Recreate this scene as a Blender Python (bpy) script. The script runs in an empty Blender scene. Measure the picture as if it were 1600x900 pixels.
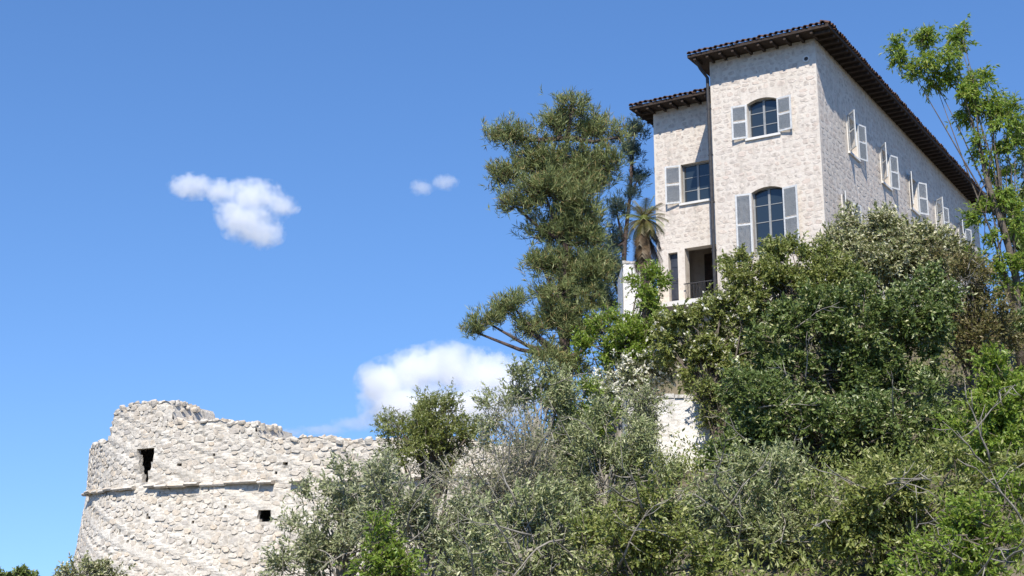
import bpy, math, random
import numpy as np
from mathutils import Vector, Matrix
R = math.radians
S = bpy.context.scene
COL = S.collection

# ------------------------------------------------------------------ camera
PITCH, FPX = R(13.8), 2124.0
CAMZ = 1.6
cd = bpy.data.cameras.new("camera")
cd.sensor_width = 36.0
cd.lens = 36.0 * FPX / 1600.0
cd.clip_end = 12000
cam = bpy.data.objects.new("camera", cd)
cam.location = (0, 0, CAMZ)
cam.rotation_euler = (R(90) + PITCH, 0, 0)
COL.objects.link(cam)
S.camera = cam

# ------------------------------------------------------------------ sky and sun
SUN_AZ, SUN_EL = R(187.5), R(49)
W = bpy.data.worlds.new("World")
S.world = W
W.use_nodes = True
wn = W.node_tree
bg = wn.nodes["Background"]
sky = wn.nodes.new("ShaderNodeTexSky")
sky.sky_type = 'NISHITA'
sky.sun_disc = False
sky.sun_elevation = SUN_EL
sky.sun_rotation = SUN_AZ
sky.altitude = 300
sky.air_density = 1.0
sky.dust_density = 0.0
sky.ozone_density = 3.0
# the horizon's white band is gentler in this clear air: the sky is read a little higher than it is
tcw = wn.nodes.new("ShaderNodeTexCoord")
mpw = wn.nodes.new("ShaderNodeMapping")
mpw.inputs["Scale"].default_value = (1, 1, 0.8)
mpw.inputs["Location"].default_value = (0, 0, 0.16)
nzw = wn.nodes.new("ShaderNodeVectorMath")
nzw.operation = 'NORMALIZE'
hsw = wn.nodes.new("ShaderNodeHueSaturation")
hsw.inputs["Saturation"].default_value = 1.19
hsw.inputs["Hue"].default_value = 0.506
wn.links.new(tcw.outputs["Generated"], mpw.inputs[0])
wn.links.new(mpw.outputs[0], nzw.inputs[0])
wn.links.new(nzw.outputs[0], sky.inputs[0])
wn.links.new(sky.outputs[0], hsw.inputs["Color"])
wn.links.new(hsw.outputs[0], bg.inputs[0])
bg.inputs[1].default_value = 0.15
sl = bpy.data.lights.new("sun", 'SUN')
sl.energy = 5.0
sl.angle = R(0.5)
sl.color = (1.0, 0.935, 0.83)
sun = bpy.data.objects.new("sun", sl)
sdir = Vector((math.sin(SUN_AZ) * math.cos(SUN_EL), math.cos(SUN_AZ) * math.cos(SUN_EL), math.sin(SUN_EL)))
sun.rotation_euler = sdir.to_track_quat('Z', 'Y').to_euler()
sun.location = (0, 0, 80)
COL.objects.link(sun)
S.view_settings.view_transform = 'Standard'
S.view_settings.look = 'None'
S.view_settings.exposure = 0.45
S.view_settings.gamma = 1.0
S.view_settings.use_curve_mapping = False
S.cycles.max_bounces = 8
S.cycles.diffuse_bounces = 3
S.cycles.transmission_bounces = 4
S.cycles.volume_bounces = 12
S.cycles.volume_step_rate = 1.0
S.cycles.use_denoising = True


# ------------------------------------------------------------------ helpers
def at(px, py, Y):
    """A point of the place: the direction given in photograph pixels, at the distance Y."""
    x, y = (px - 800) / FPX, (450 - py) / FPX
    d = math.cos(PITCH) - y * math.sin(PITCH)
    z = math.sin(PITCH) + y * math.cos(PITCH)
    return np.array([x / d * Y, Y, CAMZ + z / d * Y])


def ss(a, b, x):
    t = np.clip((np.asarray(x, float) - a) / (b - a), 0, 1)
    return t * t * (3 - 2 * t)


def ground(x, y):
    a = 1.8 + 10.6 * ss(-7, 9, x)
    s = np.clip((np.asarray(y, float) - 12) / 36, 0, 1) ** 1.5
    # a levelled spot for the garden house
    flat = ss(2.2, 3.6, x) * (1 - ss(6.6, 8.5, x)) * ss(30, 35, y) * (1 - ss(41, 45, y))
    bump = 0.18 * np.sin(x * 0.9 + y * 0.5) * np.sin(y * 0.7 - x * 0.31)
    return (a * s + bump * ss(8, 16, y)) * (1 - flat) + 5.3 * flat


def tag(o, label=None, cat=None, group=None, kind=None):
    if label: o["label"] = label
    if cat: o["category"] = cat
    if group: o["group"] = group
    if kind: o["kind"] = kind
    return o


def thing(name, loc, label, cat, group=None, rz=0.0):
    o = bpy.data.objects.new(name, None)
    o.empty_display_size = 0.3
    COL.objects.link(o)
    o.location = loc
    o.rotation_euler = (0, 0, rz)
    return tag(o, label, cat, group)


def np_mesh(name, verts, loops, sizes, mat, smooth=False):
    m = bpy.data.meshes.new(name)
    verts = np.asarray(verts, np.float32).reshape(-1, 3)
    loops = np.asarray(loops, np.int32).ravel()
    sizes = np.asarray(sizes, np.int32).ravel()
    m.vertices.add(len(verts))
    m.vertices.foreach_set("co", verts.ravel())
    m.loops.add(len(loops))
    m.loops.foreach_set("vertex_index", loops)
    m.polygons.add(len(sizes))
    st = np.zeros(len(sizes), np.int32)
    st[1:] = np.cumsum(sizes)[:-1]
    m.polygons.foreach_set("loop_start", st)
    m.polygons.foreach_set("use_smooth", np.full(len(sizes), bool(smooth)))
    m.update(calc_edges=True)
    m.validate()
    if mat: m.materials.append(mat)
    return m


def link(name, mesh, parent=None, kind=None):
    o = bpy.data.objects.new(name, mesh)
    COL.objects.link(o)
    if parent: o.parent = parent
    if kind: o["kind"] = kind
    return o


class MB:
    """Collects polygons for one mesh object."""
    def __init__(self):
        self.v, self.f = [], []

    def poly(self, *pts):
        i = len(self.v)
        self.v += [tuple(p) for p in pts]
        self.f.append(tuple(range(i, i + len(pts))))

    def hexa(self, p):
        i = len(self.v)
        self.v += [tuple(q) for q in p]
        for f in ((0, 3, 2, 1), (4, 5, 6, 7), (0, 1, 5, 4), (1, 2, 6, 5), (2, 3, 7, 6), (3, 0, 4, 7)):
            self.f.append(tuple(i + k for k in f))

    def box(self, x0, x1, y0, y1, z0, z1):
        self.hexa([(x0, y0, z0), (x1, y0, z0), (x1, y1, z0), (x0, y1, z0), (x0, y0, z1), (x1, y0, z1), (x1, y1, z1), (x0, y1, z1)])

    def tube(self, pts, rad, n=6):
        pts = [Vector(p) for p in pts]
        rings = []
        for k, p in enumerate(pts):
            d = (pts[min(k + 1, len(pts) - 1)] - pts[max(k - 1, 0)]).normalized()
            a = d.orthogonal().normalized() if k == 0 else (prev - d * prev.dot(d)).normalized()
            prev = a
            b = d.cross(a)
            r = rad[k] if hasattr(rad, '__len__') else rad
            i = len(self.v)
            for j in range(n):
                t = 2 * math.pi * j / n
                self.v.append(tuple(p + (a * math.cos(t) + b * math.sin(t)) * r))
            rings.append(i)
        for k in range(len(rings) - 1):
            for j in range(n):
                j2 = (j + 1) % n
                self.f.append((rings[k] + j, rings[k] + j2, rings[k + 1] + j2, rings[k + 1] + j))
        self.f.append(tuple(rings[0] + j for j in range(n))[::-1])
        self.f.append(tuple(rings[-1] + j for j in range(n)))

    def build(self, name, mat, parent=None, kind=None, smooth=False):
        loops = [i for f in self.f for i in f]
        m = np_mesh(name, self.v, loops, [len(f) for f in self.f], mat, smooth)
        return link(name, m, parent, kind)


# ------------------------------------------------------------------ materials
def new_mat(name):
    m = bpy.data.materials.new(name)
    m.use_nodes = True
    nt = m.node_tree
    return m, nt, nt.nodes["Principled BSDF"]


def N(nt, typ, **kw):
    n = nt.nodes.new(typ)
    for k, v in kw.items():
        if isinstance(k, str) and hasattr(n, k): setattr(n, k, v)
        else: n.inputs[k].default_value = v
    return n


def mixc(nt, fac, a, b):
    m = nt.nodes.new("ShaderNodeMix")
    m.data_type = 'RGBA'
    for sock, v in ((0, fac), (6, a), (7, b)):
        if isinstance(v, bpy.types.NodeSocket): nt.links.new(v, m.inputs[sock])
        elif sock == 0: m.inputs[0].default_value = v
        else: m.inputs[sock].default_value = (*v[:3], 1)
    return m.outputs[2]


def noise(nt, scale, detail=4, rough=0.6, coord='Object'):
    tc = nt.nodes.new("ShaderNodeTexCoord")
    n = nt.nodes.new("ShaderNodeTexNoise")
    n.inputs["Scale"].default_value = scale
    n.inputs["Detail"].default_value = detail
    n.inputs["Roughness"].default_value = rough
    nt.links.new(tc.outputs[coord], n.inputs["Vector"])
    return n.outputs[0]


def ramp(nt, sock, lo, hi):
    r = nt.nodes.new("ShaderNodeMapRange")
    r.inputs[1].default_value = lo
    r.inputs[2].default_value = hi
    nt.links.new(sock, r.inputs[0])
    return r.outputs[0]


def add_bump(nt, bsdf, sock, strength, dist):
    b = nt.nodes.new("ShaderNodeBump")
    b.inputs["Strength"].default_value = strength
    b.inputs["Distance"].default_value = dist
    nt.links.new(sock, b.inputs["Height"])
    nt.links.new(b.outputs[0], bsdf.inputs["Normal"])


def surface_mat(name, c1, c2, scale=2.0, rough=0.85, bump=0.4, bscale=18, dist=0.02, c3=None, spec=0.3, streak=None):
    m, nt, b = new_mat(name)
    c = mixc(nt, ramp(nt, noise(nt, scale), 0.35, 0.65), c1, c2)
    if c3: c = mixc(nt, ramp(nt, noise(nt, scale * 5.3, 3), 0.52, 0.72), c, c3)
    if streak:                                   # rain runs and patches of repair
        tc = nt.nodes.new("ShaderNodeTexCoord")
        mp = nt.nodes.new("ShaderNodeMapping"); mp.inputs["Scale"].default_value = (2.6, 2.6, .28)
        nz = nt.nodes.new("ShaderNodeTexNoise"); nz.inputs["Scale"].default_value = 1.0; nz.inputs["Detail"].default_value = 5
        nt.links.new(tc.outputs["Object"], mp.inputs[0]); nt.links.new(mp.outputs[0], nz.inputs["Vector"])
        c = mixc(nt, ramp(nt, nz.outputs[0], 0.52, 0.80), c, streak)
    nt.links.new(c, b.inputs["Base Color"])
    b.inputs["Roughness"].default_value = rough
    b.inputs["Specular IOR Level"].default_value = spec
    if bump: add_bump(nt, b, noise(nt, bscale, 5), bump, dist)
    return m


def stone_mat(name, cols, bump=0.6):
    """Each stone its own tone: one random per object plus one per loose piece."""
    m, nt, b = new_mat(name)
    oi = nt.nodes.new("ShaderNodeObjectInfo")
    ge = nt.nodes.new("ShaderNodeNewGeometry")
    ad = N(nt, "ShaderNodeMath", operation='ADD')
    nt.links.new(oi.outputs["Random"], ad.inputs[0])
    nt.links.new(ge.outputs["Random Per Island"], ad.inputs[1])
    fr = N(nt, "ShaderNodeMath", operation='FRACT')
    nt.links.new(ad.outputs[0], fr.inputs[0])
    cr = nt.nodes.new("ShaderNodeValToRGB")
    el = cr.color_ramp.elements
    while len(el) < len(cols): el.new(0.5)
    for k, c in enumerate(cols):
        el[k].position = k / (len(cols) - 1)
        el[k].color = (*c, 1)
    nt.links.new(fr.outputs[0], cr.inputs[0])
    tc = nt.nodes.new("ShaderNodeNewGeometry")
    nz = nt.nodes.new("ShaderNodeTexNoise")
    nz.inputs["Scale"].default_value = 6
    nz.inputs["Detail"].default_value = 5
    nt.links.new(tc.outputs["Position"], nz.inputs["Vector"])
    c = mixc(nt, ramp(nt, nz.outputs[0], 0.45, 0.75), cr.outputs[0], [v * 0.62 for v in cols[0]])
    nt.links.new(c, b.inputs["Base Color"])
    b.inputs["Roughness"].default_value = 0.92
    b.inputs["Specular IOR Level"].default_value = 0.2
    nb = nt.nodes.new("ShaderNodeTexNoise")
    nb.inputs["Scale"].default_value = 16
    nb.inputs["Detail"].default_value = 6
    nt.links.new(tc.outputs["Position"], nb.inputs["Vector"])
    add_bump(nt, b, nb.outputs[0], bump, 0.04)
    return m


def leaf_mat(name, c1, c2, c3, share3=0.15, gloss=0.35, trans=0.28):
    m, nt, b = new_mat(name)
    ge = nt.nodes.new("ShaderNodeNewGeometry")
    rnd = ge.outputs["Random Per Island"]
    nz = noise(nt, 0.9, 3)
    ad = N(nt, "ShaderNodeMath", operation='ADD')
    nt.links.new(rnd, ad.inputs[0])
    nt.links.new(nz, ad.inputs[1])
    c = mixc(nt, ramp(nt, ad.outputs[0], 0.45, 1.55), c1, c2)
    m7 = N(nt, "ShaderNodeMath", operation='MULTIPLY')
    nt.links.new(rnd, m7.inputs[0]); m7.inputs[1].default_value = 7.31
    fr = N(nt, "ShaderNodeMath", operation='FRACT')
    nt.links.new(m7.outputs[0], fr.inputs[0])
    gt = N(nt, "ShaderNodeMath", operation='GREATER_THAN')
    nt.links.new(fr.outputs[0], gt.inputs[0]); gt.inputs[1].default_value = 1 - share3
    c = mixc(nt, gt.outputs[0], c, c3)
    nt.links.new(c, b.inputs["Base Color"])
    b.inputs["Roughness"].default_value = 0.42
    b.inputs["Specular IOR Level"].default_value = gloss
    tr = nt.nodes.new("ShaderNodeBsdfTranslucent")
    hs = nt.nodes.new("ShaderNodeHueSaturation")
    hs.inputs["Value"].default_value = 1.5
    hs.inputs["Hue"].default_value = 0.48
    nt.links.new(c, hs.inputs["Color"])
    nt.links.new(hs.outputs[0], tr.inputs[0])
    mx = nt.nodes.new("ShaderNodeMixShader")
    mx.inputs[0].default_value = trans
    nt.links.new(b.outputs[0], mx.inputs[1])
    nt.links.new(tr.outputs[0], mx.inputs[2])
    nt.links.new(mx.outputs[0], nt.nodes["Material Output"].inputs[0])
    return m


M = {}
M['mortar'] = surface_mat("lime_mortar", (0.575, 0.515, 0.445), (0.635, 0.58, 0.51), 0.8, 0.95, 0.6, 14, 0.02, (0.49, 0.42, 0.36), streak=(0.36, 0.32, 0.275))
M['ruin_mortar'] = surface_mat("old_mortar", (0.53, 0.485, 0.42), (0.61, 0.57, 0.50), 0.7, 0.95, 0.9, 9, 0.06, (0.40, 0.355, 0.29), streak=(0.33, 0.30, 0.25))
M['ruin_stone'] = stone_mat("limestone", [(0.53, 0.48, 0.41), (0.61, 0.565, 0.495), (0.49, 0.43, 0.35), (0.63, 0.59, 0.52), (0.58, 0.49, 0.38), (0.45, 0.42, 0.38)])
M['villa_stone'] = stone_mat("field_stone", [(0.555, 0.485, 0.42), (0.61, 0.55, 0.48), (0.575, 0.485, 0.415), (0.62, 0.56, 0.495), (0.54, 0.475, 0.415)], 0.3)
M['plaster'] = surface_mat("white_plaster", (0.66, 0.63, 0.585), (0.77, 0.755, 0.72), 1.1, 0.9, 0.8, 9, 0.05, (0.52, 0.48, 0.42), streak=(0.33, 0.30, 0.25))
M['weathered'] = surface_mat("weathered_limewash", (0.46, 0.43, 0.38), (0.64, 0.61, 0.56), 2.2, 0.95, 0.9, 12, 0.04, (0.34, 0.31, 0.26))
M['surround'] = surface_mat("pale_lime_surround", (0.62, 0.60, 0.57), (0.70, 0.68, 0.65), 2.5, 0.9, 0.3, 30, 0.01)
M['dark_wood'] = surface_mat("dark_eave_wood", (0.030, 0.020, 0.015), (0.055, 0.038, 0.028), 6, 0.8, 0.4, 40, 0.01)
M['tile'] = stone_mat("clay_tile", [(0.10, 0.055, 0.04), (0.16, 0.09, 0.06), (0.07, 0.045, 0.038), (0.13, 0.10, 0.08)], 0.4)
M['shutter'] = surface_mat("grey_blue_paint", (0.50, 0.515, 0.52), (0.58, 0.59, 0.59), 5, 0.7, 0.2, 30, 0.004, (0.33, 0.34, 0.34))
M['frame'] = surface_mat("window_paint", (0.22, 0.23, 0.235), (0.28, 0.285, 0.285), 8, 0.5, 0.15, 30, 0.003)
M['dark_metal'] = surface_mat("dark_pipe", (0.03, 0.03, 0.035), (0.06, 0.055, 0.05), 6, 0.5, 0.2, 30, 0.003)
M['door'] = surface_mat("dark_door_paint", (0.03, 0.035, 0.05), (0.05, 0.055, 0.07), 4, 0.5, 0.2, 30, 0.003)
M['curtain'] = surface_mat("room_cloth", (0.55, 0.55, 0.53), (0.62, 0.61, 0.58), 4, 0.9, 0.2, 20, 0.01)
M['bark'] = surface_mat("grey_brown_bark", (0.09, 0.072, 0.055), (0.16, 0.135, 0.11), 5, 0.95, 0.9, 22, 0.03)
M['pale_bark'] = surface_mat("pale_bark", (0.20, 0.18, 0.15), (0.32, 0.295, 0.25), 5, 0.9, 0.6, 22, 0.02)
M['pine_bark'] = surface_mat("pine_bark", (0.07, 0.05, 0.045), (0.12, 0.085, 0.07), 4, 0.95, 1.0, 16, 0.05)
M['earth'] = surface_mat("dry_earth", (0.10, 0.085, 0.06), (0.20, 0.17, 0.12), 0.4, 0.98, 0.8, 6, 0.1, (0.06, 0.07, 0.03))
gm, gnt, gb = new_mat("window_glass")
gb.inputs["Base Color"].default_value = (0.02, 0.03, 0.04, 1)
gb.inputs["Roughness"].default_value = 0.04
gb.inputs["Specular IOR Level"].default_value = 0.7
gb.inputs["IOR"].default_value = 1.5
M['glass'] = gm

# foliage: main colour, second colour, odd leaves
L = {
    'pine': leaf_mat("pine_needle", (0.130, 0.171, 0.061), (0.260, 0.284, 0.113), (0.312, 0.241, 0.103), 0.10, 0.25, 0.15),
    'far_pine': leaf_mat("blue_needle", (0.042, 0.072, 0.060), (0.072, 0.102, 0.078), (0.096, 0.120, 0.084), 0.08, 0.2, 0.15),
    'olive': leaf_mat("olive_leaf", (0.144, 0.184, 0.068), (0.251, 0.276, 0.118), (0.432, 0.439, 0.248), 0.20, 0.4, 0.15),
    'silver': leaf_mat("silver_leaf", (0.185, 0.215, 0.095), (0.275, 0.300, 0.155), (0.42, 0.42, 0.27), 0.22, 0.4, 0.2),
    'dark': leaf_mat("dark_leaf", (0.068, 0.109, 0.023), (0.151, 0.200, 0.049), (0.374, 0.378, 0.176), 0.10, 0.5, 0.2),
    'mid': leaf_mat("mid_leaf", (0.122, 0.163, 0.031), (0.223, 0.247, 0.063), (0.403, 0.410, 0.168), 0.12, 0.45, 0.28),
    'bright': leaf_mat("bright_leaf", (0.125, 0.205, 0.023), (0.225, 0.310, 0.045), (0.317, 0.357, 0.103), 0.12, 0.4, 0.35),
    'pale': leaf_mat("pale_leaf", (0.154, 0.182, 0.063), (0.286, 0.297, 0.137), (0.550, 0.528, 0.347), 0.30, 0.45, 0.2),
    'ochre': leaf_mat("ochre_leaf", (0.115, 0.115, 0.034), (0.185, 0.172, 0.062), (0.24, 0.19, 0.09), 0.2, 0.35, 0.25),
    'grey': leaf_mat("grey_leaf", (0.168, 0.178, 0.094), (0.260, 0.258, 0.147), (0.416, 0.370, 0.260), 0.22, 0.3, 0.15),
    'lime': leaf_mat("lime_leaf", (0.118, 0.206, 0.026), (0.218, 0.307, 0.047), (0.354, 0.389, 0.094), 0.15, 0.4, 0.45),
    'white_flower': leaf_mat("white_petal", (0.62, 0.60, 0.48), (0.72, 0.70, 0.62), (0.6, 0.62, 0.4), 0.1, 0.3, 0.2),
    'dead': leaf_mat("dead_frond", (0.12, 0.08, 0.045), (0.17, 0.12, 0.07), (0.20, 0.16, 0.10), 0.1, 0.2, 0.15),
}

# ------------------------------------------------------------------ hillside
xs = np.concatenate([np.linspace(-4000, -70, 14), np.linspace(-60, 60, 121), np.linspace(70, 4000, 14)])
ys = np.concatenate([np.linspace(-400, -12, 8), np.linspace(-10, 90, 101), np.linspace(100, 6000, 18)])
X, Y = np.meshgrid(xs, ys)
Z = ground(X, Y)
nx, ny = len(xs), len(ys)
i0 = (np.arange(ny - 1)[:, None] * nx + np.arange(nx - 1)[None]).ravel()
hm = np_mesh("hillside", np.stack([X, Y, Z], -1), np.stack([i0, i0 + 1, i0 + nx + 1, i0 + nx], -1), np.full(len(i0), 4), M['earth'], True)
link("hillside", hm, kind="structure")

# ------------------------------------------------------------------ stones shared by the walls
def stone_variant(rng):
    """An irregular rubble block in -.5...5 (x along the wall, y outwards from 0, z up) with worn edges and 6 to 8 corners."""
    n = int(rng.integers(6, 9))
    t = (np.arange(n) + rng.uniform(-.28, .28, n) + rng.random()) * 2 * math.pi / n
    p = 4.5
    r = .5 / (np.abs(np.cos(t)) ** p + np.abs(np.sin(t)) ** p) ** (1 / p) * rng.uniform(.84, 1.05, n)
    ring = np.stack([r * np.cos(t), np.zeros(n), r * np.sin(t)], -1)
    b, mid, f = ring.copy(), ring.copy(), ring * rng.uniform(.76, .93, (n, 1))
    b[:, 1] = -.25
    mid[:, 1] = rng.uniform(.3, .6, n)
    f[:, 1] = 1 + rng.uniform(-.25, .2) + f[:, 0] * rng.uniform(-.5, .5) + f[:, 2] * rng.uniform(-.6, .4)
    v = np.concatenate([b, mid, f])
    fs = []
    for a in (0, n):
        for k in range(n):
            k2 = (k + 1) % n
            fs.append((a + k, a + n + k, a + n + k2, a + k2))
    fs.append(tuple(range(2 * n, 3 * n))[::-1])
    return v, fs


_rs = np.random.default_rng(5)
VARS = [stone_variant(_rs) for _ in range(10)]


def lay_stones(items, mat, parent, nparts, keep_first, rng, proud):
    """items: (origin, along, out, up, width, height). The first nparts singly, the rest joined as stuff."""
    meshes = [np_mesh("stone", v, [i for q in f for i in q], [len(q) for q in f], mat) for v, f in VARS]
    vs, fs, sz, n = [], [], [], 0
    for k, (o, a, q, u, w, h) in enumerate(items):
        vi = int(rng.integers(10))
        d = proud * rng.uniform(0.6, 1.5)
        flip = 1 if rng.random() < .5 else -1
        if k < nparts:
            ob = link("stone", meshes[vi], parent)
            mt = Matrix(((a[0] * w, q[0] * d, u[0] * h, o[0]), (a[1] * w, q[1] * d, u[1] * h, o[1]), (a[2] * w, q[2] * d, u[2] * h, o[2]), (0, 0, 0, 1)))
            ob.matrix_basis = mt
        else:
            v, f = VARS[vi]
            vs.append(o + v[:, 0:1] * w * a + v[:, 1:2] * d * q + v[:, 2:3] * h * u)
            fs += [i + n for q_ in f for i in q_]
            sz += [len(q_) for q_ in f]
            n += len(v)
    if vs:
        link("small_stones", np_mesh("small_stones", np.concatenate(vs), fs, sz, mat), parent, "stuff")


# ------------------------------------------------------------------ villa
VX = Vector((12.0, 50.0, 0))
TH = R(-31.5)
villa = thing("villa", (12.0, 50.0, 12.0), "tall pale stone villa with dark overhanging eaves above the trees", "building", rz=TH)
B0 = 12.0                                      # height of the villa's base: heights below are absolute, less B0


def wall_panel(mb, a0, a1, z0, z1, holes, place, depth):
    """A wall along one line with rectangular holes and their reveals. place(u, out, z) gives a point."""
    us = sorted({a0, a1, *[h[0] for h in holes], *[h[1] for h in holes]})
    zs = sorted({z0, z1, *[h[2] for h in holes], *[h[3] for h in holes]})
    for i in range(len(us) - 1):
        for j in range(len(zs) - 1):
            u, z = (us[i] + us[i + 1]) / 2, (zs[j] + zs[j + 1]) / 2
            if any(h[0] < u < h[1] and h[2] < z < h[3] for h in holes): continue
            mb.poly(place(us[i], 0, zs[j]), place(us[i + 1], 0, zs[j]), place(us[i + 1], 0, zs[j + 1]), place(us[i], 0, zs[j + 1]))
            mb.poly(place(us[i], -depth, zs[j]), place(us[i], -depth, zs[j + 1]), place(us[i + 1], -depth, zs[j + 1]), place(us[i + 1], -depth, zs[j]))
    for (u0, u1, h0, h1) in holes:
        c = [(u0, h0), (u1, h0), (u1, h1), (u0, h1)]
        for k in range(4):
            p, q = c[k], c[(k + 1) % 4]
            mb.poly(place(p[0], 0, p[1]), place(p[0], -depth, p[1]), place(q[0], -depth, q[1]), place(q[0], 0, q[1]))


def arch_filler(mb, u0, u1, ztop, rise, place, depth):
    n = 8
    for k in range(n):
        ua, ub = u0 + (u1 - u0) * k / n, u0 + (u1 - u0) * (k + 1) / n
        za = ztop - rise * (2 * k / n - 1) ** 2
        zb = ztop - rise * (2 * (k + 1) / n - 1) ** 2
        za, zb = min(za, ztop - .004), min(zb, ztop - .004)
        mb.hexa([place(ua, 0, za), place(ub, 0, zb), place(ub, -depth, zb), place(ua, -depth, za),
                 place(ua, 0, ztop), place(ub, 0, ztop), place(ub, -depth, ztop), place(ua, -depth, ztop)])


LB = 2.4           # how far the left wing stands back
FW, SW, LW = 4.5, 27.0, 3.75
ZT = 24.08 - B0    # main soffit
ZL = 23.42 - B0     # wing soffit
front = lambda u, o, z: (u, -o, z)
side = lambda u, o, z: (o, u, z)
wing = lambda u, o, z: (u, LB - o, z)
f_holes = [(-2.95, -1.68, 20.42 - B0, 22.05 - B0), (-2.92, -1.62, 15.55 - B0, 18.3 - B0)]
s_t = [4.2, 8.8, 13.4, 18.0, 22.6]
s_holes = [(t - .6, t + .6, 20.42 - B0, 22.05 - B0) for t in s_t] + [(t - .6, t + .6, 15.9 - B0, 18.2 - B0) for t in [2.9] + s_t[1:]]
w_holes = [(-7.0, -5.62, 19.0 - B0, 20.75 - B0), (-7.72, -7.28, 14.7 - B0, 16.9 - B0), (-6.95, -4.75, 14.6 - B0, 17.0 - B0)]
mb = MB()
wall_panel(mb, -FW, 0, -2, ZT, f_holes, front, .45)
for h in f_holes: arch_filler(mb, h[0], h[1], h[3], .16, front, .45)
main_wall = mb.build("wall", M['mortar'], villa)
main_wall["label"] = "sunlit front wall of the tall block"
mb = MB()
wall_panel(mb, 0, SW, -2, ZT, s_holes, side, .45)
mb.box(-FW, -FW + .3, .46, SW, -2, ZT)
mb.box(-FW, -.46, SW - .3, SW, -2, ZT)
for z in (13.0, 15.2, 19.6): mb.box(-FW + .31, -.46, .46, SW - .31, z - B0, z - B0 + .2)
for t in (6.5, 11.0): mb.box(-FW + .31, -.46, t, t + .2, 1.4, ZT - .01)
side_wall = mb.build("wall", M['mortar'], villa)
side_wall["label"] = "long side wall mostly in eave shade"
mb = MB()
wall_panel(mb, -FW - LW, -FW - .01, -2, ZL, w_holes, wing, .45)
mb.box(-FW - LW, -FW - LW + .3, LB + .46, LB + 9, -2, ZL)
mb.box(-FW - LW + .31, -FW - .01, LB + 8.7, LB + 9, -2, ZL)
for z in (13.2, 18.2): mb.box(-FW - LW + .31, -FW - .01, LB + .46, LB + 8.6, z - B0, z - B0 + .2)
mb.box(-FW - LW + .31, -FW - .01, LB + 2.6, LB + 2.8, 1.5, ZL - .01)
wing_wall = mb.build("wall", M['mortar'], villa)
wing_wall["label"] = "recessed lower wing wall on the left"


def masonry(a0, a1, z0, z1, holes, place, rng, sw=(.20, .50), sh=(.16, .27), taken=()):
    out = []
    z = z0
    o0 = np.array(place(0, 0, 0)); q = np.array(place(0, 1, 0)) - o0
    a = np.array(place(1, 0, 0)) - o0; up = np.array((0, 0, 1.0))
    while z < z1 - .12:
        h = min(rng.uniform(*sh), z1 - z)
        u = a0 + rng.uniform(0, .1)
        while u < a1 - .12:
            w = min(rng.uniform(*sw), a1 - u)
            cu, cz = u + w / 2, z + h / 2 + rng.uniform(-.05, .05)
            if w > .12 and not any(h_[0] - w * .5 < cu < h_[1] + w * .5 and h_[2] - h * .5 < cz < h_[3] + h * .5 for h_ in holes):
                t = rng.uniform(-.12, .12)
                av = a * math.cos(t) + up * math.sin(t)
                uv = -a * math.sin(t) + up * math.cos(t)
                out.append((np.array(place(cu, 0, cz)), av, q, uv, w * rng.uniform(.72, .95), h * rng.uniform(.66, .98)))
            u += w
        z += h
    return out


rng = np.random.default_rng(11)
pad = lambda hs, e: [(h[0] - e, h[1] + e, h[2] - e, h[3] + e) for h in hs]
it = masonry(-FW + .02, -.02, 15.2 - B0, ZT - .05, pad(f_holes, .09) + [(-.55, -.2, 23.1 - B0, 23.45 - B0)], front, rng)
it.sort(key=lambda s: -s[4] * s[5])
lay_stones(it, M['villa_stone'], main_wall, 300, True, rng, .007)
it = masonry(.02, SW - .02, 15.2 - B0, ZT - .05, pad(s_holes, .06), side, rng, (.35, .7), (.2, .34))
it.sort(key=lambda s: -s[4] * s[5] / (1 + .05 * s[0][1]))
lay_stones(it, M['villa_stone'], side_wall, 200, True, rng, .008)
it = masonry(-FW - LW + .02, -FW - .02, 13.2 - B0, ZL - .05, pad(w_holes, .08), wing, rng)
it.sort(key=lambda s: -s[4] * s[5])
lay_stones(it, M['villa_stone'], wing_wall, 200, True, rng, .007)

# small vent under the eave
mb = MB()
for k in range(10):
    a, b = 2 * math.pi * k / 10, 2 * math.pi * (k + 1) / 10
    P = lambda r, t, y: (-.38 + r * math.cos(t), y, 23.28 - B0 + r * math.sin(t))
    mb.hexa([P(.09, a, -.045), P(.14, a, -.045), P(.14, a, .01), P(.09, a, .01), P(.09, b, -.045), P(.14, b, -.045), P(.14, b, .01), P(.09, b, .01)])
vent = mb.build("vent", M['surround'], villa)
mb = MB(); mb.poly(*[(-.38 + .092 * math.cos(2 * math.pi * k / 10), -.012, 23.28 - B0 + .092 * math.sin(2 * math.pi * k / 10)) for k in range(10)])
mb.build("grille", M['dark_metal'], vent)


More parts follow.
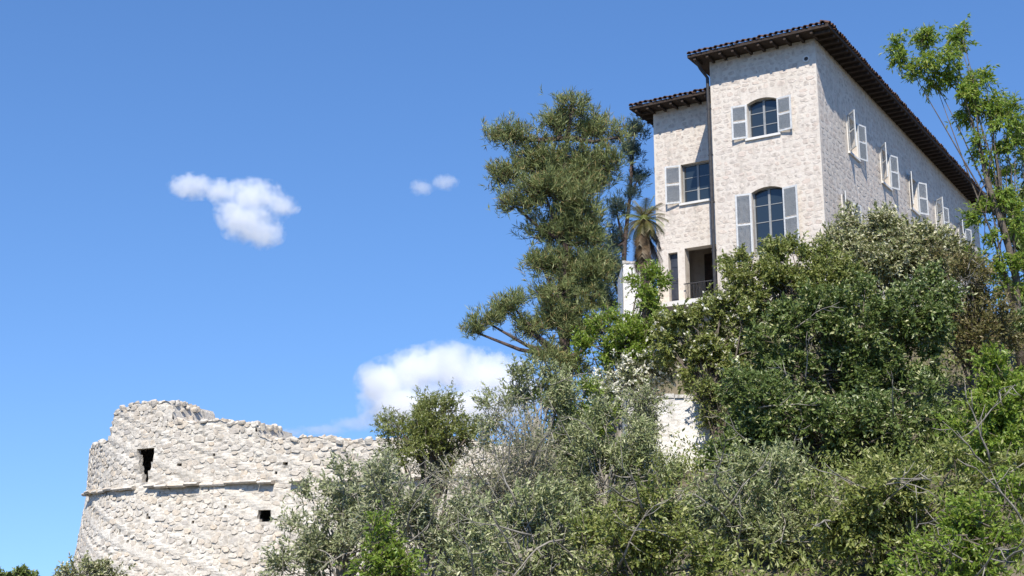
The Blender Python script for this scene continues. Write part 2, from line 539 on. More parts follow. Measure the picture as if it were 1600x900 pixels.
def shutter(parent, hinge, ang, w, z0, z1, outd, alongd, sgn):
    """A louvred leaf hinged at a wall point; ang 0 = shut over the opening, 180 = folded back on the wall."""
    c, s = math.cos(R(ang)), math.sin(R(ang))
    A, O = np.array(alongd) * sgn, np.array(outd)
    d = A * c + O * s
    n = -A * s + O * c
    P = lambda u, t, z: tuple(np.array(hinge) + d * u + n * t + np.array((0, 0, z)))
    fr = MB()
    def b(target, u0, u1, t0, t1, a0, a1):
        target.hexa([P(u0, t0, a0), P(u1, t0, a0), P(u1, t1, a0), P(u0, t1, a0), P(u0, t0, a1), P(u1, t0, a1), P(u1, t1, a1), P(u0, t1, a1)])
    st = .07
    b(fr, .01, st, -.02, .02, z0, z1)
    b(fr, w - st, w, -.02, .02, z0, z1)
    zc = (z0 + z1) / 2
    for zz in (z0, zc - .035, z1 - .07): b(fr, st + .001, w - st - .001, -.019, .019, zz, zz + .07)
    o = fr.build("shutter", M['shutter'], parent)
    lv = MB()
    z = z0 + .09
    while z < z1 - .10:
        if abs(z - zc) > .06:
            lv.hexa([P(st, -.016, z + .03), P(w - st, -.016, z + .03), P(w - st, -.010, z + .036), P(st, -.010, z + .036),
                     P(st, .012, z), P(w - st, .012, z), P(w - st, .017, z + .006), P(st, .017, z + .006)])
        z += .045
    bk = lv.build("louvres", M['shutter'], o, "stuff")
    return o


def window(place, u0, u1, z0, z1, sh, arch=0, sill=True, curtain=None, mullions=2, bars=2):
    outd = np.array(place(0, 1, 0)) - np.array(place(0, 0, 0))
    alg = np.array(place(1, 0, 0)) - np.array(place(0, 0, 0))
    def bx(m, a, b, o0, o1, c, d):
        m.hexa([place(a, o0, c), place(b, o0, c), place(b, o1, c), place(a, o1, c), place(a, o0, d), place(b, o0, d), place(b, o1, d), place(a, o1, d)])
    D = -.24
    fr = MB()
    e = .055
    bx(fr, u0, u0 + e, D - .03, D + .03, z0, z1); bx(fr, u1 - e, u1, D - .03, D + .03, z0, z1)
    bx(fr, u0 + e, u1 - e, D - .029, D + .029, z0, z0 + e); bx(fr, u0 + e, u1 - e, D - .029, D + .029, z1 - e, z1)
    um = (u0 + u1) / 2
    bx(fr, um - .045, um + .045, D - .028, D + .034, z0 + e, z1 - e)
    for k in range(1, bars + 1):
        zz = z0 + (z1 - z0) * k / (bars + 1)
        bx(fr, u0 + e, um - .046, D - .02, D + .02, zz - .015, zz + .015)
        bx(fr, um + .046, u1 - e, D - .02, D + .02, zz - .015, zz + .015)
    wn_ = fr.build("window", M['frame'], villa)
    for a, b in ((u0 + e, um - .045), (um + .045, u1 - e)):
        p = MB(); bx(p, a, b, D - .006, D + .002, z0 + e, z1 - e)
        p.build("pane", M['glass'], wn_)
    if sill:
        p = MB(); bx(p, u0 - .1, u1 + .1, -.2, .09, z0 - .09, z0 + .003)
        p.build("sill", M['surround'], wn_)
    for a, b in ((u0 - .075, u0 - .001), (u1 + .001, u1 + .075)):
        p = MB(); bx(p, a, b, -.02, .032, z0 + .004, z1 - arch)
        p.build("jamb", M['surround'], wn_)
    w = (u1 - u0) / 2
    zt = z1 - arch - .02
    if sh[0] is not None:
        shutter(wn_, place(u0 - .0, .06, 0), sh[0], w, z0 + .02, zt, outd, alg, 1)
    if sh[1] is not None:
        shutter(wn_, place(u1 + .0, .06, 0), sh[1], w, z0 + .02, zt, outd, alg, -1)
    return wn_


w = window(front, *f_holes[0], (172, 171), .16)
w["label"] = "upper front window with both shutters folded back"
w = window(front, *f_holes[1], (172, 170), .16, bars=3, sill=False)
w["label"] = "tall lower front window with pale shutters open"
for h, q in zip(s_holes, ((138, 162), (145, 158), (160, 150), (135, 165), (150, 160), (155, 165), (150, 160), (160, 150), (160, 140), (150, 160))): window(side, *h, q)
w = window(wing, *w_holes[0], (168, None), 0)
w["label"] = "wing window with one pale shutter"
# narrow door and loggia of the wing
mb = MB(); mb.box(-7.70, -7.30, LB + .2, LB + .25, 14.7 - B0, 16.88 - B0)
for z in (14.9, 15.6, 16.3): mb.box(-7.64, -7.36, LB + .185, LB + .199, z - B0, z - B0 + .5)
dr = mb.build("door", M['door'], villa)
mb = MB(); mb.tube([(-7.36, LB + .19, 15.75 - B0), (-7.36, LB + .12, 15.75 - B0), (-7.42, LB + .12, 15.75 - B0)], .012); mb.build("handle", M['dark_metal'], dr)
mb = MB(); mb.box(-FW - LW - .15, -FW - .02, LB - 1.1, LB - .01, 14.30 - B0, 14.50 - B0); mb.build("terrace_slab", M['surround'], villa)
mb = MB()  # added dark door leaves at the back, standing in for the loggia's deep shade
for a in (-6.90, -5.84):
    mb.box(a, a + 1.04, LB + 1.95, LB + 2.0, 14.55 - B0, 17.2 - B0)
    for z in (14.7, 15.6, 16.5): mb.box(a + .1, a + .94, LB + 1.935, LB + 1.949, z - B0, z - B0 + .6)
dr = mb.build("door", M['dark_wood'], villa)
dr["label"] = "wide dark double door added to darken the loggia"
# thin iron rail in front of the loggia
mb = MB()
for k in range(17): mb.box(-6.9 + k * .13, -6.885 + k * .13, LB - .2, LB - .185, 14.5 - B0, 15.38 - B0)
mb.box(-6.95, -4.75, LB - .21, LB - .18, 15.38 - B0, 15.42 - B0); mb.build("railing", M['dark_metal'], villa)
# drainpipe and gutter elbow in the corner of the wing
mb = MB()
mb.tube([(-FW - .35, -.62, ZT - .05), (-FW - .28, -.3, ZT - .35), (-FW - .09, -.06, ZT - .7), (-FW - .09, -.06, 1.5), (-FW - .09, -.06, -1)], .07, 8)
for z in (16, 18, 20, 22): mb.box(-FW - .19, -FW + .02, -.075, -.01, z - B0, z - B0 + .05)
mb.build("drainpipe", M['dark_metal'], villa)


def roof(x0, x1, y0, y1, zs, rise, edges, name_label):
    """Hipped roof with boarded soffit, fascia, rafter tails and barrel tiles at the eaves."""
    mb = MB()
    th = .13
    xm, hw = (x0 + x1) / 2, (x1 - x0) / 2
    run = min(hw, (y1 - y0) / 2)
    yf, yb = y0 + run, max(y1 - run, y0 + run + .01)
    zt = zs + th
    a, b, c, d = (x0, y0, zt), (x1, y0, zt), (x1, y1, zt), (x0, y1, zt)
    e, f = (xm, yf, zt + rise), (xm, yb, zt + rise)
    mb.poly(a, b, e); mb.poly(b, c, f, e); mb.poly(c, d, f); mb.poly(d, a, e, f)
    rf = mb.build("roof", M['tile'], villa)
    rf["label"] = name_label
    sb = MB(); sb.box(x0 + .005, x1 - .005, y0 + .005, y1 - .005, zs, zs + th - .003)
    sb.build("soffit", M['dark_wood'], rf)
    v, fcs = [], []
    n = 6
    for s_, yy in ((1, -.03), (1, .38)):
        for k in range(n + 1):
            t = math.pi * k / n
            v.append((.105 * math.cos(t), yy, .10 * math.sin(t)))
    for s_, yy in ((1, -.03), (1, .38)):
        for k in range(n + 1):
            t = math.pi * k / n
            v.append((.085 * math.cos(t), yy, .08 * math.sin(t)))
    m = n + 1
    for k in range(n):
        fcs.append((k, k + 1, m + k + 1, m + k)); fcs.append((2 * m + k + 1, 2 * m + k, 3 * m + k, 3 * m + k + 1))
        fcs.append((k + 1, k, 2 * m + k, 2 * m + k + 1))
    tm = np_mesh("tile", v, np.array(fcs).ravel(), [4] * len(fcs), M['tile'], False)
    rm = MB(); rm.box(-.05, .05, .06, .78, -.13, -.002); 
    rme = np_mesh("rafter", rm.v, np.array(rm.f).ravel(), [4] * 6, M['dark_wood'])
    rr = random.Random(3)
    sl = math.atan2(rise, run)
    for (kind, n0, n1) in edges:
        p = n0 + .12
        while p < n1 - .1:
            o = link("tile", tm, rf)
            j = rr.uniform(-.03, .025)
            dz, tw = rr.uniform(-.012, .018), rr.uniform(-.05, .05)
            if kind == 'front':
                o.location = (p, y0 - .03 + j, zt + .012 + dz); o.rotation_euler = (sl, 0, tw)
            elif kind == 'side':
                o.location = (x1 + .03 + j, p, zt + .012 + dz); o.rotation_euler = (sl, 0, R(90) + tw)
            else:
                o.location = (x0 - .03 + j, p, zt + .012 + dz); o.rotation_euler = (sl, 0, R(-90) + tw)
            p += .235
        p = n0 + .3
        while p < n1 - .2:
            o = link("rafter", rme, rf)
            if kind == 'front': o.location = (p, y0, zs)
            elif kind == 'side': o.location = (x1, p, zs); o.rotation_euler = (0, 0, R(90))
            else: o.location = (x0, p, zs); o.rotation_euler = (0, 0, R(-90))
            p += .55


OV = .85
roof(-FW - .62, OV, -OV, SW + .8, ZT, 1.15, [('front', -FW - .62, OV), ('side', -OV, SW + .8)], "dark hipped tile roof of the tall block")
roof(-FW - LW - .75, -FW - .02, LB - OV, LB + 9.6, ZL, .75, [('front', -FW - LW - .75, -FW - .02), ('left', LB - OV + .3, LB + 9.6)], "lower tile roof of the recessed wing")

# ------------------------------------------------------------------ white garden buildings half hidden by leaves
def out_house(name, label, x0, x1, y, dep, z0, z1, door=None, rz=0.0, roofmat='plaster'):
    t = thing(name, (x0, y, z0), label, "building", rz=rz)
    w, h = x1 - x0, z1 - z0
    mb = MB()
    pl = lambda u, o, z: (u, -o, z)
    wall_panel(mb, 0, w, -2, h, [door] if door else [], pl, .3)
    mb.box(0, .28, .301, dep, -2, h); mb.box(w - .28, w, .301, dep, -2, h); mb.box(.281, w - .281, dep - .28, dep, -2, h)
    if door: arch_filler(mb, door[0], door[1], door[3], .25, pl, .3)
    mb.build("wall", M['plaster'], t)
    nn = 9
    rr = random.Random(int(x0 * 100))
    for k in range(nn):
        a, b = -.03 + (w + .06) * k / nn, -.03 + (w + .06) * (k + 1) / nn
        mb = MB(); mb.box(a + .006, b - .006, -.03 + rr.uniform(-.03, .02), .34, h + .002, h + rr.uniform(.03, .13)); mb.build("coping_stone", M['weathered'], t)
    mb = MB(); mb.box(.0, w, .345, dep, h + .002, h + .05); mb.build("roof", M['weathered'], t)
    if door:
        mb = MB()
        n = 5
        for k in range(n):
            a = door[0] + (door[1] - door[0]) * k / n
            mb.box(a + .006, door[0] + (door[1] - door[0]) * (k + 1) / n - .006, .16, .2, door[2], door[3] - .01)
        mb.build("door", M['dark_wood'], t)
    return t


p0, p1 = at(975, 482, 54), at(1020, 412, 54)
out_house("outbuilding", "low whitewashed outbuilding between the pine and the villa wing", p0[0], p1[0], 54, 3.0, p0[2] - 1.0, p1[2])
p0, p1 = at(982, 712, 38), at(1112, 622, 38)
gw = p1[0] - p0[0]
out_house("garden_house", "small white garden house with dark arched doorway below the villa", p0[0], p1[0], 38, 3.0, p0[2], p1[2], (.12, .72, .1, 1.45))

# ------------------------------------------------------------------ ruined fortress wall
fort = thing("fortress_wall", (-12.0, 58.0, 1.5), "ruined pale stone fortress wall with a broken top", "ruin")
FO = np.array([-12.0, 58.0, 1.5])
path = np.array([(-19.5, 76), (-20.3, 68), (-19.75, 62.6), (-16.9, 57.9), (-9.9, 55.7), (-3.0, 53.4), (1.5, 51.9)], float)
for _ in range(3):                              # round the bastion's corner
    q = [path[0]]
    for a, b in zip(path[:-1], path[1:]): q += [a * .75 + b * .25, a * .25 + b * .75]
    path = np.array(q + [path[-1]])
seg = np.linalg.norm(np.diff(path, axis=0), axis=1)
cum = np.concatenate([[0], np.cumsum(seg)])
ST = cum[-1]


def fpath(s):
    s = np.asarray(s, float)
    return np.stack([np.interp(s, cum, path[:, 0]), np.interp(s, cum, path[:, 1])], -1)


def ffr(s):
    a, b = fpath(s - .15), fpath(s + .15)
    t = (b - a) / np.linalg.norm(b - a, axis=-1, keepdims=True)
    return t, np.stack([t[..., 1], -t[..., 0]], -1)


def s_of_px(px):
    """The distance along the wall that lies in a given compass direction."""
    s = np.linspace(0, ST - .5, 3000)
    p = fpath(s)
    k = int(np.argmin(p[:, 0] / p[:, 1]))         # only the side that faces the camera
    s, p = s[k:], p[k:]
    best, bd = 0, 1e9
    for ss_, q in zip(s, p):
        d = abs(800 + FPX * 1.02 * q[0] / q[1] - px)
        if d < bd: best, bd = ss_, d
    return best


CORD = 7.12
unit_ = lambda v: v / np.linalg.norm(v)
def fpt(s, z, out=0.0):
    """A point of the wall face: battered below the cordon."""
    p = fpath(s); t, n = ffr(s)
    o = out + np.where(z < CORD, (CORD - z) * .12, 0.0)
    p = p + n * np.asarray(o)[..., None]
    return np.concatenate([p, np.asarray(z, float)[..., None] * np.ones(p.shape[:-1] + (1,))], -1) - FO


TOPS = ([0] + [s_of_px(p) for p in (158, 163, 175, 215, 254, 258, 290, 391, 395, 480, 575)] + [ST],
        [9.0, 9.3, 10.45, 10.7, 10.7, 10.6, 9.85, 9.80, 9.55, 8.98, 8.85, 8.62, 8.2])
rngf = np.random.default_rng(21)
_nz = rngf.uniform(-1, 1, 400)


def ftop(s):
    s = np.asarray(s, float)
    return np.interp(s, *TOPS) + .10 * np.interp(s * 2.2, np.arange(400), _nz) + .06 * np.interp(s * 5.1 + 50, np.arange(400), _nz)


sl_s = s_of_px(216)
sh_s = s_of_px(413)
f_open = []                                       # s0, s1, z0, z1
for k in range(8):
    zz = 7.34 + k * .17
    wd = .19 + .045 * k
    f_open.append((sl_s - wd + .05, sl_s + wd, zz, zz + .175))
f_open.append((sh_s - .28, sh_s + .24, 5.62, 6.02))
f_open.append((sh_s - .16, sh_s + .30, 5.48, 5.80))
rh = random.Random(8)
for px, z in ((196, 6.2), (204, 4.85), (247, 6.3), (300, 4.7), (325, 8.35), (270, 7.95), (157, 8.2), (190, 5.3), (175, 4.6), (350, 6.2), (230, 5.9), (440, 7.9), (425, 7.55), (300, 5.6)):
    s_ = s_of_px(px); e = rh.uniform(.07, .12)
    f_open.append((s_ - e, s_ + e * rh.uniform(.4, 1), z - e, z + e * rh.uniform(.3, 1)))
    f_open.append((s_ - e * rh.uniform(.2, 1.5), s_ + e * rh.uniform(.3, 1.4), z - e * rh.uniform(.3, 1.3), z + e * rh.uniform(0, .8)))
# wall face as a fine grid; open cells lead through short reveals into the hollow behind
DS, DZ = .12, .12
S_ = np.arange(0, ST, DS); NS = len(S_)
Zg = np.arange(.0, 10.8, DZ); NZ = len(Zg)
SG, ZG = np.meshgrid(S_, Zg)
top = ftop(S_)
ZC = np.minimum(ZG, top[None, :])
rough = .05 * np.interp((SG * 3 + ZG * 7.7) % 390, np.arange(400), _nz)
V = fpt(SG, ZC, rough)
VB = fpt(SG, ZC, rough - .24)
mid_s, mid_z = SG[:-1, :-1] + DS / 2, ZG[:-1, :-1] + DZ / 2
opn = np.zeros(mid_s.shape, bool)
for a, b, c, d in f_open: opn |= (mid_s > a) & (mid_s < b) & (mid_z > c) & (mid_z < d)
solid = (~opn) & (ZG[:-1, :-1] < np.minimum(top[:-1], top[1:])[None, :])
idx = np.arange(NS * NZ).reshape(NZ, NS)
quads = []
J, I = np.nonzero(solid)
quads.append(np.stack([idx[J, I], idx[J, I + 1], idx[J + 1, I + 1], idx[J + 1, I]], -1))
J, I = np.nonzero(opn)
off = NS * NZ
for j, i in zip(J, I):
    for dj, di, a, b in ((0, -1, (j, i), (j + 1, i)), (0, 1, (j + 1, i + 1), (j, i + 1)), (-1, 0, (j, i + 1), (j, i)), (1, 0, (j + 1, i), (j + 1, i + 1))):
        if not opn[j + dj, i + di]:
            quads.append(np.array([[idx[a], idx[b], idx[b] + off, idx[a] + off]]))
# back and top of the thickness
TB0 = fpt(S_, np.zeros(NS), -3.3); TB1 = fpt(S_, top, -3.3); TF = fpt(S_, top, 0.03)
n0 = 2 * off
k = np.arange(NS - 1)
quads.append(np.stack([n0 + k + 1, n0 + k, n0 + NS + k, n0 + NS + k + 1], -1))
quads.append(np.stack([n0 + NS + k + 1, n0 + NS + k, n0 + 2 * NS + k, n0 + 2 * NS + k + 1], -1))
Q = np.concatenate(quads)
fw = link("wall", np_mesh("wall", np.concatenate([V.reshape(-1, 3), VB.reshape(-1, 3), TB0, TB1, TF]), Q.ravel(), [4] * len(Q), M['ruin_mortar']), fort)
# its stones
items = []
z = 1.2
while z < 10.6:
    h = rngf.uniform(.18, .29)
    s_ = max(s_of_px(100) - 3, .4) + rngf.uniform(0, .3)
    while s_ < ST - .8:
        wdt = rngf.uniform(.18, .48) * (1.0 if rngf.random() < .85 else 1.4)
        hs = h * rngf.uniform(.62, 1.25)
        c, cz = s_ + wdt / 2, z + h / 2 + rngf.uniform(-.09, .09)
        s_ += wdt
        if cz + h * .35 > float(ftop(c)) + .12: continue
        if abs(cz - CORD) < h * .5 + .05: continue
        if rngf.random() < .10: continue
        if any(a - wdt * .42 < c < b + wdt * .42 and e - h * .42 < cz < f + h * .42 for a, b, e, f in f_open): continue
        t, n = ffr(np.array(c))
        q = np.array([n[0], n[1], .12 if cz < CORD else 0.0]); q /= np.linalg.norm(q)
        a = np.array([t[0], t[1], rngf.uniform(-.16, .16)])
        u = np.cross(q, a) * -1
        if u[2] < 0: u = -u
        px = 800 + FPX * fpath(c)[0] / fpath(c)[1]
        items.append((fpt(np.array(c), np.array(cz)), a, q, u, wdt * rngf.uniform(.80, .98), hs * .95, px, cz))
    z += h * .97
for _ in range(700):                              # loose stones lying along the broken top
    c, o_ = rngf.uniform(s_of_px(150) - 2, ST - 3), rngf.uniform(-2.2, .02)
    if c < .4: continue
    t, n = ffr(np.array(c))
    th_ = rngf.uniform(0, 3.1)
    a = np.array([t[0], t[1], rngf.uniform(-.25, .25)])
    q = unit_(np.array([n[0] * .4, n[1] * .4, 1.0]))
    u = unit_(np.cross(q, a)) * rngf.choice([-1, 1])
    q2 = q * 4.5
    wd = rngf.uniform(.18, .42)
    items.append((fpt(np.array(c), np.array(float(ftop(c)) - .02), o_), a, q2, u, wd, wd * rngf.uniform(.5, .9), 999, 0))
vis = lambda i: (100 < i[6] < 600) and i[7] > 3.2 and not (i[6] > 450 and i[7] < 7.3)
items.sort(key=lambda i: (not vis(i), -i[4] * i[5]))
lay_stones([i[:6] for i in items], M['ruin_stone'], fw, 300, True, rngf, .030)
# projecting cordon, broken in places
s_ = s_of_px(135) - .4
k = 0
while s_ < ST - 1:
    ln = rngf.uniform(.5, .85)
    px = 800 + FPX * 1.02 * fpath(s_ + ln / 2)[0] / fpath(s_ + ln / 2)[1]
    gap = 198 < px < 226 or (236 < px < 250) or 425 < px < 445 or (px > 470 and rngf.random() < .4)
    if not gap:
        mb = MB()
        prev = None
        pr = [(0, -.05), (.30, -.07), (.40, .0), (.36, .06), (0, .12)]
        g = rngf.uniform(.5, 1.1)
        dz = rngf.uniform(-.045, .045)
        for ss_ in (s_ + .012, s_ + ln / 2, s_ + ln - .012):
            ring = [tuple(fpt(np.array(ss_), np.array(CORD + b_ + dz), a_ * g - .02)) for a_, b_ in pr]
            if prev:
                for m_ in range(len(pr) - 1): mb.poly(prev[m_], ring[m_], ring[m_ + 1], prev[m_ + 1])
            else: mb.poly(*ring)
            prev = ring
        mb.poly(*prev[::-1])
        mb.build("cordon_stone", M['ruin_stone'], fort)
    s_ += ln

# ------------------------------------------------------------------ plants
def unit(a):
    return a / np.maximum(np.linalg.norm(a, axis=-1, keepdims=True), 1e-9)


def leaves_mesh(name, base, axis, length, width, rng, mat, droop=0.0, flat=0.55):
    """Pointed leaves as folded diamonds: base points, directions, sizes."""
    n = len(base)
    axis = unit(axis + np.array([0, 0, -droop]))
    up = unit(rng.normal(size=(n, 3)) * (1 - flat) + np.array([0, -.55, .85]) * flat)
    side_ = unit(np.cross(axis, up))
    nrm = np.cross(side_, axis)
    L_ = (length * rng.uniform(.6, 1.25, n))[:, None]
    W_ = (width * rng.uniform(.7, 1.25, n))[:, None]
    v = np.empty((n, 4, 3))
    v[:, 0] = base
    v[:, 1] = base + axis * L_ * .45 + side_ * W_ * .5 + nrm * W_ * .12
    v[:, 2] = base + axis * L_ - nrm * L_ * .06
    v[:, 3] = base + axis * L_ * .45 - side_ * W_ * .5 + nrm * W_ * .12
    return np_mesh(name, v, np.arange(n * 4), np.full(n, 4), mat)


# style: leaf material, bark, leaf length, width, clump radius, clumps per m2 of shell, twigs, leaves per twig, twig length, droop, up
STY = {
    'olive':  ('olive', 'pale_bark', .115, .036, .34, 1.5, 32, 14, .44, .10, .5),
    'silver': ('silver', 'pale_bark', .115, .038, .34, 1.5, 32, 14, .44, .10, .6),
    'grey':   ('grey', 'pale_bark', .085, .024, .45, 1.5, 24, 11, .55, .05, .5),
    'dark':   ('dark', 'bark', .125, .058, .36, 1.35, 36, 14, .36, .15, .3),
    'mid':    ('mid', 'bark', .125, .055, .35, 1.35, 36, 14, .36, .18, .3),
    'bright': ('bright', 'bark', .130, .055, .33, 1.45, 32, 14, .36, .15, .35),
    'pale':   ('pale', 'bark', .150, .065, .42, 1.8, 20, 12, .40, .15, .4),
    'ochre':  ('ochre', 'bark', .115, .045, .36, 1.4, 30, 12, .42, .15, .4),
    'lime':   ('lime', 'bark', .170, .055, .28, 2.6, 20, 12, .40, .45, .2),
}


def crown_points(rng, lumps, rad, dens):
    """Clump centres spread through the outer half of uneven lumps, so that gaps stay between them."""
    cs, ou = [], []
    for c, r in lumps:
        area = 4 * math.pi * ((r[0] * r[1]) ** 1.6 / 3 + (r[0] * r[2]) ** 1.6 / 3 + (r[1] * r[2]) ** 1.6 / 3) ** (1 / 1.6)
        n = max(4, int(area * dens))
        d = unit(rng.normal(size=(n, 3)))
        rr = rng.uniform(.50, 1.0, n) ** .7
        wob = 1 + .16 * np.sin(d[:, 0] * 5 + c[0]) * np.sin(d[:, 2] * 6 + c[1]) + rng.normal(0, .06, n)
        cs.append(c + d * np.array(r) * (rr * wob)[:, None])
        ou.append(d)
    return np.concatenate(cs), np.concatenate(ou)


def plant(name, label, cat, Y, lumps, style, seed, group=None, base_px=None, bare=0, flowers=None, leaf_scale=1.0, dens_k=1.0, sparse=False, twigscale=1.0):
    rng = np.random.default_rng(seed)
    mat, bark, ll, lw, crad, dens, nt_, nl, tl, droop, upb = STY[style]
    ll, lw = ll * leaf_scale, lw * leaf_scale
    W_ = []
    for px, py, rx, ry in lumps:
        c = at(px, py, Y)
        s = np.linalg.norm(c - np.array([0, 0, CAMZ])) / FPX
        r = np.array([rx * s, (rx + ry) * .5 * s * .85, ry * s])
        c = c + np.array([0, rng.uniform(-.25, .25) * r[1], 0])
        W_.append((c, r))
    vol = sum(r[0] * r[2] for _, r in W_)
    cx = sum(c[0] * r[0] * r[2] for c, r in W_) / vol
    if base_px is not None: cx = at(base_px, 500, Y)[0]
    gz = float(ground(cx, Y))
    base = np.array([cx, Y, gz - .1])
    t = thing(name, tuple(base), label, cat, group)
    C, O = crown_points(rng, W_, crad, dens * dens_k)
    keep = C[:, 2] > ground(C[:, 0], C[:, 1]) - .1
    C, O = C[keep], O[keep]
    n = len(C)
    # twigs with leaves along them
    T0 = np.repeat(C, nt_, 0) + rng.normal(0, crad * .38, (n * nt_, 3))
    D = unit(np.repeat(O, nt_, 0) * .7 + rng.normal(0, .6, (n * nt_, 3)) + np.array([0, 0, upb]))
    ln = tl * twigscale * rng.uniform(.5, 1.25, n * nt_)
    k = n * nt_
    f = np.tile((np.arange(nl) + .5) / nl, k) + rng.uniform(-.04, .04, k * nl)
    B = np.repeat(T0, nl, 0) + np.repeat(D * ln[:, None], nl, 0) * f[:, None]
    B[:, 2] -= droop * .25 * f ** 2
    A = unit(np.repeat(D, nl, 0) * .75 + rng.normal(0, .55, (k * nl, 3)))
    m = leaves_mesh("crown", B - base, A, ll, lw, rng, L[mat], droop)
    cr = link("crown", m, t)
    # trunk, limbs to clumps, some fine twigs
    mb = MB()
    cen = np.array([sum(c[i] * r[0] * r[2] for c, r in W_) / vol for i in range(3)]) - base
    H = max(cen[2], .6)
    tr = (.035 * H + .03) * (.42 if sparse else 1)
    tp = []
    for q in np.linspace(0, 1, 6):
        tp.append(np.array([cen[0] * q ** 1.5, cen[1] * q, H * q]) + np.array([math.sin(q * 5 + seed) * .04 * H, math.cos(q * 4 + seed) * .03 * H, 0]) * math.sin(q * math.pi))
    mb.tube(tp, [tr * (1.25 - .8 * q) for q in np.linspace(0, 1, 6)], 7)
    pick = rng.permutation(n)[:min(n, 26 if sparse else 70)]
    for i in pick:
        e = C[i] - base
        q = rng.uniform(.3, 1.0)
        b = tp[min(int(q * 5), 4)]
        mid = b * .45 + e * .55 + rng.normal(0, .12, 3) + np.array([0, 0, .12 * np.linalg.norm(e - b)])
        r0 = tr * .35 * (1.15 - q * .5)
        mb.tube([b, (b + mid) / 2 + rng.normal(0, .06, 3), mid, e], [r0, r0 * .75, r0 * .5, .008], 5)
    mb.build("trunk", M[bark], t, smooth=True)
    # fine twigs inside the leaves
    mt = MB()
    for i in rng.permutation(k)[:min(k, 260)]:
        a = T0[i] - base
        mt.tube([a - D[i] * ln[i] * .5, a, a + D[i] * ln[i] * 1.05], [.010, .008, .004], 3)
    mt.build("twigs", M[bark], t, "stuff")
    if bare:
        for _ in range(bare):
            mbb = MB()
            c, r = W_[int(rng.integers(len(W_)))]
            d = unit(np.array([rng.normal(0, .8), -.5, abs(rng.normal(.3, .5))]))
            p = c - base + np.array([rng.uniform(-.6, .6) * r[0], -r[1] * .75, rng.uniform(-.8, .3) * r[2]])
            pts = [p]
            for q in range(6):
                d = unit(d + rng.normal(0, .16, 3) + np.array([0, 0, -.06]))
                pts.append(pts[-1] + d * .24)
            mbb.tube(pts, [.022 - .003 * q for q in range(7)], 5)
            for q in (2, 3, 4, 5):
                dd = unit(d + rng.normal(0, .7, 3))
                mbb.tube([pts[q], pts[q] + dd * .18, pts[q] + dd * .34 + np.array([0, 0, .05])], [.011, .008, .003], 4)
            mbb.build("bare_branch", M['pale_bark'], t, smooth=True)
    if flowers:
        sel = rng.permutation(k)[:flowers]
        B2 = T0[sel] - base + D[sel] * ln[sel][:, None]
        B2 = np.repeat(B2, 6, 0) + rng.normal(0, .03, (len(sel) * 6, 3))
        link("blossom", leaves_mesh("blossom", B2, rng.normal(size=B2.shape), .11, .07, rng, L['white_flower']), t)
    return t


def needle_tree(name, label, Y, lumps, trunk_px, seed, mat, needles=9, dens=1.0, nlen=.24):
    rng = np.random.default_rng(seed)
    tp = [at(px, py, Y) for px, py in trunk_px]
    gz = float(ground(tp[0][0], Y))
    base = np.array([tp[0][0], Y, gz - .1])
    tp = [base.copy()] + tp
    t = thing(name, tuple(base), label, "tree")
    mb = MB()
    nT = len(tp)
    tp = [p - base for p in tp]
    mb.tube(tp, [.21 * (1 - .85 * k / (nT - 1)) for k in range(nT)], 8)
    A0, AX = [], []
    for px, py, rx, ry in lumps:
        c = at(px, py, Y); s = np.linalg.norm(c) / FPX
        r = np.array([rx * s, (rx + ry) * .5 * s, ry * s])
        c = c + np.array([0, rng.uniform(-.4, .4) * r[1], 0]) - base
        tk = min(range(nT), key=lambda q: abs(tp[q][2] - (c[2] - .8)))
        mid = (tp[tk] + c) / 2 + np.array([0, 0, -.15])
        mb.tube([tp[tk], mid, c], [.085, .06, .03], 6)
        nb = max(6, int(15 * dens * r[0] * r[2] / .35))
        for _ in range(nb):
            d = unit(rng.normal(size=3)) * rng.uniform(.35, 1) ** .6
            e = c + d * r
            mb.tube([c + (e - c) * .15, (c + e) / 2 + np.array([0, 0, -.06]), e], [.022, .016, .007], 4)
            # tufts along the branchlet and its side shoots
            for _s in range(13):
                q = rng.uniform(.30, 1.05)
                p = c + (e - c) * q + rng.normal(0, .13, 3)
                ax = unit((e - c) / max(np.linalg.norm(e - c), .1) * .5 + rng.normal(0, .35, 3) + np.array([0, 0, 1.0]))
                A0.append(p); AX.append(ax)
    mb.build("trunk", M['pine_bark'], t, smooth=True)
    A0, AX = np.array(A0), np.array(AX)
    n = len(A0)
    K = needles
    shoots = np.repeat(A0, K, 0) + np.repeat(AX, K, 0) * (rng.random((n * K, 1)) * .20)
    dirs = unit(np.repeat(AX, K, 0) * .9 + rng.normal(0, .55, (n * K, 3)))
    link("crown", leaves_mesh("crown", shoots, dirs, nlen, .026, rng, L[mat], 0, .2), t)
    return t


